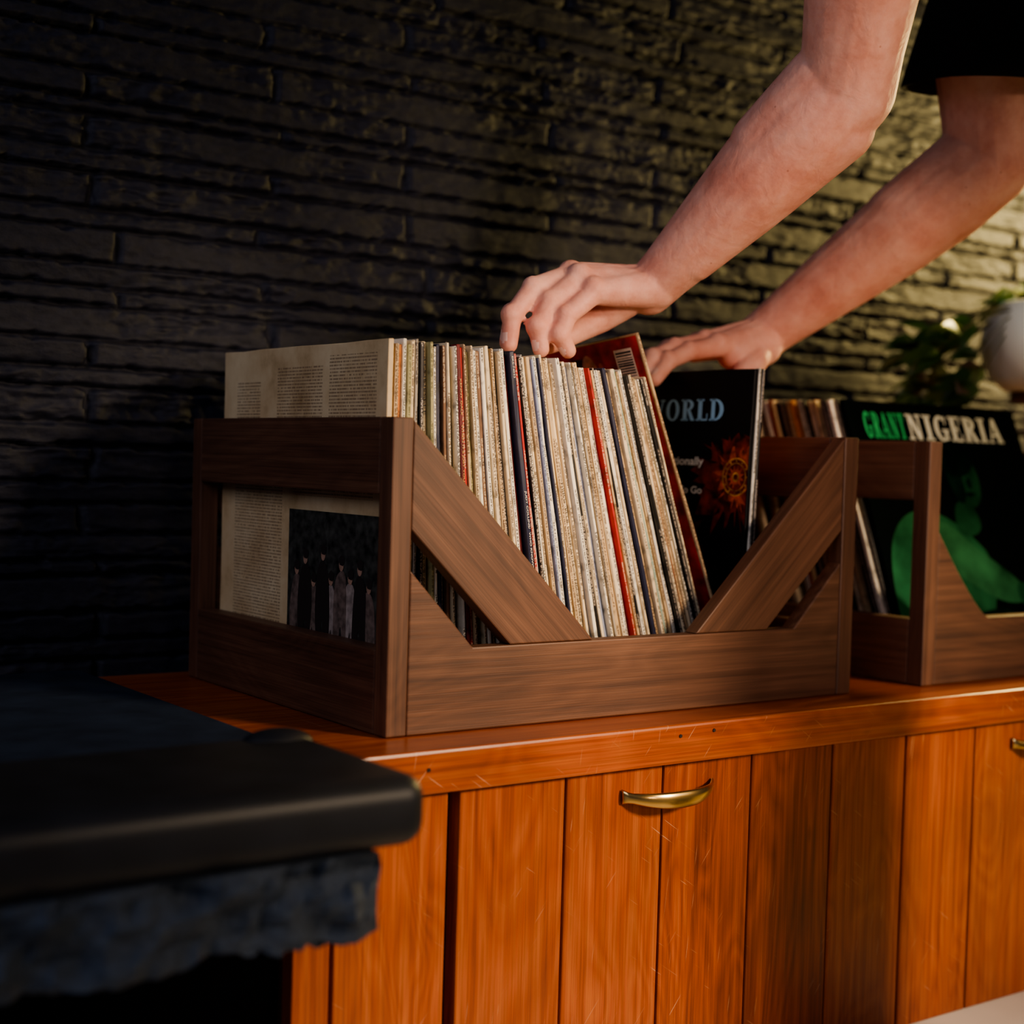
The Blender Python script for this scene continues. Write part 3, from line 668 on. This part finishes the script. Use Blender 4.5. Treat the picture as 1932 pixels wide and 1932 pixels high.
for s in(-1,1):
    rt=V3((.87,.5,0))*s
    hull_chain(bm,[HC+rt*.078+V3((0,0,.012)),HC+rt*.080+V3((0,0,-.018))],[.016,.011])
    hip=PE+HV*s; kn=hip+V3((-.03,.0,-.45)); an=kn+V3((.03,0,-.38))
    hull_chain(bm,[hip,kn,an],[.075,.052,.036]); hull_chain(bm,[an+V3((0,0,-.02)),an+V3((-.12,.03,-.055))],[.036,.026])
person=remeshed('person',bm,.0020,4,skin)
tag(person,"person in black t-shirt leaning over and flipping records with both hands","person")
nailm=flat('nail',(.80,.50,.42),.3)
person.data.materials.append(nailm)
for p in person.data.polygons:
    c=p.center
    if c.z<.36 and c.z>.31 and c.x<.5 and c.y>.05:
        for (nc,d) in NAILS:
            if (c-nc).length<.0052 and p.normal.dot(d)>.6: p.material_index=1; break
shirt=flat('black_cotton',(.006,.006,.007),.85,0,.2); jeans=flat('dark_denim',(.015,.018,.03),.8)
bm=bmesh.new()
for s in(-1,1):
    sd=V3((.08,.046,0))*s; md=lerp(V3((.08,.046,0)),HV,.5)*s
    hull_chain(bm,[CH+sd,lerp(CH,PE,.5)+md*.9,lerp(CH,PE,.9)+HV*s],[.120,.110,.115])
hull_chain(bm,[S1,CH,S2],[.078,.125,.078])
tmp=remeshed('tmp',bm,.007,4,shirt)
bm=bmesh.new(); bm.from_mesh(tmp.data); bpy.data.objects.remove(tmp)
def sleeve_tube(a,b,r0,r1,seedv):
    ax=(b-a).normalized(); u=ax.cross(V3((0,1,0))).normalized(); v=ax.cross(u); n=40; rings=16; prev=None
    for side in(0,1):
        prevr=None
        for i in range(rings+1):
            t=i/rings; c=a+(b-a)*t; r=(r0+(r1-r0)*t)-(0.0025 if side else 0)
            cur=[]
            for j in range(n):
                an=2*math.pi*j/n; wob=1+.035*t*math.sin(3*an+seedv)+.015*math.sin(5*an+t*6+seedv)
                cur.append(bm.verts.new(c+(u*math.cos(an)+v*math.sin(an))*r*wob+ax*(.020*t*math.cos(an+2.2))))
            if prevr:
                for j in range(n): bm.faces.new((prevr[j],prevr[(j+1)%n],cur[(j+1)%n],cur[j]))
            prevr=cur
        if side==0: hem=prevr
        else:
            for j in range(n): bm.faces.new((hem[j],hem[(j+1)%n],prevr[(j+1)%n],prevr[j]))
sleeve_tube(S2+V3((0,0,.02)),V3((.705,-.014,.635)),.086,.080,.5)
sleeve_tube(S1+V3((0,0,.02)),lerp(S1,U1,.50),.075,.064,1.5)
o=from_bm('t_shirt',bm,shirt,person,True); o["label"]="plain black short-sleeved cotton t-shirt"
bm=bmesh.new()
for s in(-1,1):
    hip=PE+HV*s; kn=hip+V3((-.03,.0,-.45)); an=kn+V3((.03,0,-.38))
    hull_chain(bm,[hip,kn,an],[.095,.070,.056])
hull_chain(bm,[PE+HV,PE-HV],[.108,.108])
remeshed('trousers',bm,.008,3,jeans,person)
shoe=flat('black_shoe',(.01,.01,.01),.5)
for s in(-1,1):
    an=PE+HV*s+V3((0,0,-.83))
    bm=bmesh.new(); hull_chain(bm,[V3((an.x+.02,an.y,-.295)),V3((an.x-.08,an.y+.02,-.300)),V3((an.x-.15,an.y+.04,-.306))],[.041,.037,.031])
    remeshed('shoe',bm,.005,3,shoe,person)
bm=bmesh.new(); hull_chain(bm,[HC-fw*.045+V3((0,0,.035)),HC+fw*.005+V3((0,0,.05))],[.092,.075])
hr=remeshed('hair',bm,.005,3,flat('brown_hair',(.05,.025,.012),.6,0,.4,.5,200),person); hr["label"]="short brown hair"

# ------------------------------------------------------------------ plant
PX,PY=1.222,.27
pl=bpy.data.objects.new('potted_plant',None); link(pl); pl.location=(PX,PY,.345); tag(pl,"leafy green houseplant in round white ceramic pot","potted plant")
bm=bmesh.new(); prof=[(.0,0),(.045,0),(.066,.018),(.078,.048),(.080,.075),(.072,.103),(.055,.122),(.050,.125),(.046,.120),(.0,.112)]
n=40; prev=None
for (r,z) in prof:
    if r==0: cur=[bm.verts.new((0,0,z))]
    else: cur=[bm.verts.new((r*math.cos(2*math.pi*j/n),r*math.sin(2*math.pi*j/n),z)) for j in range(n)]
    if prev:
        for j in range(n):
            if len(prev)==1: bm.faces.new((prev[0],cur[(j+1)%n],cur[j]))
            elif len(cur)==1: bm.faces.new((prev[j],prev[(j+1)%n],cur[0]))
            else: bm.faces.new((prev[j],prev[(j+1)%n],cur[(j+1)%n],cur[j]))
    prev=cur
from_bm('pot',bm,flat('white_ceramic',(.88,.90,.88),.3),pl,True)
mleaf,nt,b=newmat('leaf'); L=nt.links.new
gi=N(nt,'ShaderNodeNewGeometry'); r=ramp(nt,[(0,(.035,.10,.025)),(.5,(.08,.19,.035)),(.82,(.30,.38,.10)),(1,(.26,.07,.04))]); L(gi.outputs['Random Per Island'],r.inputs['Fac']); L(r.outputs['Color'],b.inputs['Base Color'])
b.inputs['Roughness'].default_value=.35
tl=N(nt,'ShaderNodeBsdfTranslucent'); L(r.outputs['Color'],tl.inputs['Color']); mx_=N(nt,'ShaderNodeMixShader'); mx_.inputs[0].default_value=.35
out=[n_ for n_ in nt.nodes if n_.type=='OUTPUT_MATERIAL'][0]
L(b.outputs[0],mx_.inputs[1]); L(tl.outputs[0],mx_.inputs[2]); L(mx_.outputs[0],out.inputs['Surface'])
rl=random.Random(3); bm=bmesh.new(); bs_=bmesh.new()
def leaf(bm,base,dirv,up,L_,Wd,curl):
    dirv=dirv.normalized(); side=dirv.cross(up).normalized(); nrm=side.cross(dirv); n=8; rows=[]
    for i in range(n+1):
        t=i/n; wd=Wd*math.sin(math.pi*min(1,t**.8))**.9*(1-.15*t)
        c=base+dirv*(L_*t)-nrm*(curl*L_*t*t)
        if i in(0,n): rows.append([bm.verts.new(c)])
        else: rows.append([bm.verts.new(c-side*wd+nrm*wd*.3),bm.verts.new(c),bm.verts.new(c+side*wd+nrm*wd*.3)])
    for a,b2 in zip(rows,rows[1:]):
        if len(a)==1: bm.faces.new((a[0],b2[0],b2[1])); bm.faces.new((a[0],b2[1],b2[2]))
        elif len(b2)==1: bm.faces.new((a[0],b2[0],a[1])); bm.faces.new((a[1],b2[0],a[2]))
        else: bm.faces.new((a[0],b2[0],b2[1],a[1])); bm.faces.new((a[1],b2[1],b2[2],a[2]))
def tube(bm,pts,r):
    prev=None
    for i,p in enumerate(pts):
        cur=[bm.verts.new(p+V3((r*math.cos(a),r*math.sin(a)*.7,r*math.sin(a)*.7))) for a in (0,2.09,4.19)]
        if prev:
            for j in range(3): bm.faces.new((prev[j],prev[(j+1)%3],cur[(j+1)%3],cur[j]))
        prev=cur
for s in range(19):
    west=s<14
    a=rl.uniform(2.5,3.3) if west else rl.uniform(.3,2.2)
    out_=rl.uniform(.15,.23) if west else rl.uniform(.05,.10); hgt=rl.uniform(-.20,-.01) if west else rl.uniform(.0,.03)
    p0=V3((.03*math.cos(a),.03*math.sin(a),.115)); 
    end=V3((out_*math.cos(a),max(-.03,min(out_*.8*math.sin(a),.085)),.115+hgt)); mid=lerp(p0,end,.5)+V3((0,.01,.02+.03*rl.random()))
    if west and end.x>-.12: end.x=-.13
    pts=[]
    for i in range(9):
        t=i/8; pts.append(p0*(1-t)**2+mid*2*t*(1-t)+end*t*t)
    tube(bs_,pts,.0016)
    for i in range(6 if west else 5,9):
        for q_ in(0,1):
            d=V3((rl.uniform(-1,.1)+math.cos(a)*.5,rl.uniform(-.5,.6)+math.sin(a)*.3,rl.uniform(-.8,.4)))
            leaf(bm,pts[i],d,V3((rl.uniform(-.3,.3),rl.uniform(-1.2,-.3),.8)),rl.uniform(.034,.060),rl.uniform(.009,.015),rl.uniform(.1,.5))
for bb in (bm,bs_):
    for v in bb.verts:
        if v.co.y>.135: v.co.y=.135
o=from_bm('foliage',bm,mleaf,pl,True); o["kind"]="stuff"
from_bm('stem',bs_,flat('stem_green',(.08,.07,.02),.5),pl)
sd=bpy.data.objects.new('plant_stand',None); link(sd); sd.location=(PX+.025,PY,0); tag(sd,"small dark wooden plant stand on the worktop","stand")
bm=bmesh.new(); bmesh.ops.create_cone(bm,cap_ends=True,segments=36,radius1=.052,radius2=.052,depth=.014,matrix=Matrix.Translation((0,0,.3375))); o=from_bm('top',bm,cw_x,sd); bevel(o,.002)
for i in range(4):
    a=math.pi/4+i*H90; bm=bmesh.new(); bmesh.ops.create_cone(bm,cap_ends=True,segments=14,radius1=.007,radius2=.009,depth=.330,matrix=Matrix.Translation((.014*math.cos(a)+.006,.014*math.sin(a),.1655))); from_bm('leg',bm,cw_z,sd,True)

# ------------------------------------------------------------------ lights
def light(name,t,loc,target,energy,color,**kw):
    l=bpy.data.lights.new(name,t); l.energy=energy; l.color=color
    for k_,v in kw.items(): setattr(l,k_,v)
    o=bpy.data.objects.new(name,l); link(o); o.location=loc
    d=Vector(target)-Vector(loc); o.rotation_euler=d.to_track_quat('-Z','Y').to_euler(); return o
light('key_spot','SPOT',(1.35,-2.5,1.1),(.28,0,-.07),500,(1,.76,.52),spot_size=math.radians(29),spot_blend=1.0,shadow_soft_size=.22)
light('front_spot','SPOT',(.16,-2.4,.60),(.42,0,.35),165,(1,.74,.56),spot_size=math.radians(22),spot_blend=1.0,shadow_soft_size=.18)
light('wall_lamp','POINT',(1.70,.20,.66),(0,0,0),62,(1,.74,.28),shadow_soft_size=.10)
light('plant_fill','SPOT',(.95,-.75,1.0),(1.22,.27,.39),22,(1,.92,.74),spot_size=math.radians(17),spot_blend=1.0,shadow_soft_size=.05)  # added light to brighten pot and leaves, no lamp stands here
light('soft_fill','AREA',(-2.0,-1.2,1.5),(.1,.2,.2),20,(.84,.84,1),size=1.5)
wd=bpy.data.worlds.new('w'); SC.world=wd; wd.use_nodes=True
wd.node_tree.nodes['Background'].inputs[0].default_value=(.49,.46,.56,1); wd.node_tree.nodes['Background'].inputs[1].default_value=.065

# ------------------------------------------------------------------ camera
yaw,pit,rol=.626,-.035,.029
fwd=Vector((math.sin(yaw)*math.cos(pit),math.cos(yaw)*math.cos(pit),math.sin(pit)))
r0=Vector((math.cos(yaw),-math.sin(yaw),0)); u0=r0.cross(fwd)
R_=r0*math.cos(rol)+u0*math.sin(rol); U_=-r0*math.sin(rol)+u0*math.cos(rol)
cd=bpy.data.cameras.new('camera'); co=bpy.data.objects.new('camera',cd); link(co)
co.matrix_world=Matrix(((R_.x,U_.x,-fwd.x,-.645),(R_.y,U_.y,-fwd.y,-1.058),(R_.z,U_.z,-fwd.z,.230),(0,0,0,1)))
cd.sensor_width=36; cd.lens=2900/1932*36; cd.clip_start=.01
cd.dof.use_dof=True; cd.dof.focus_distance=1.36; cd.dof.aperture_fstop=3.2
SC.camera=co
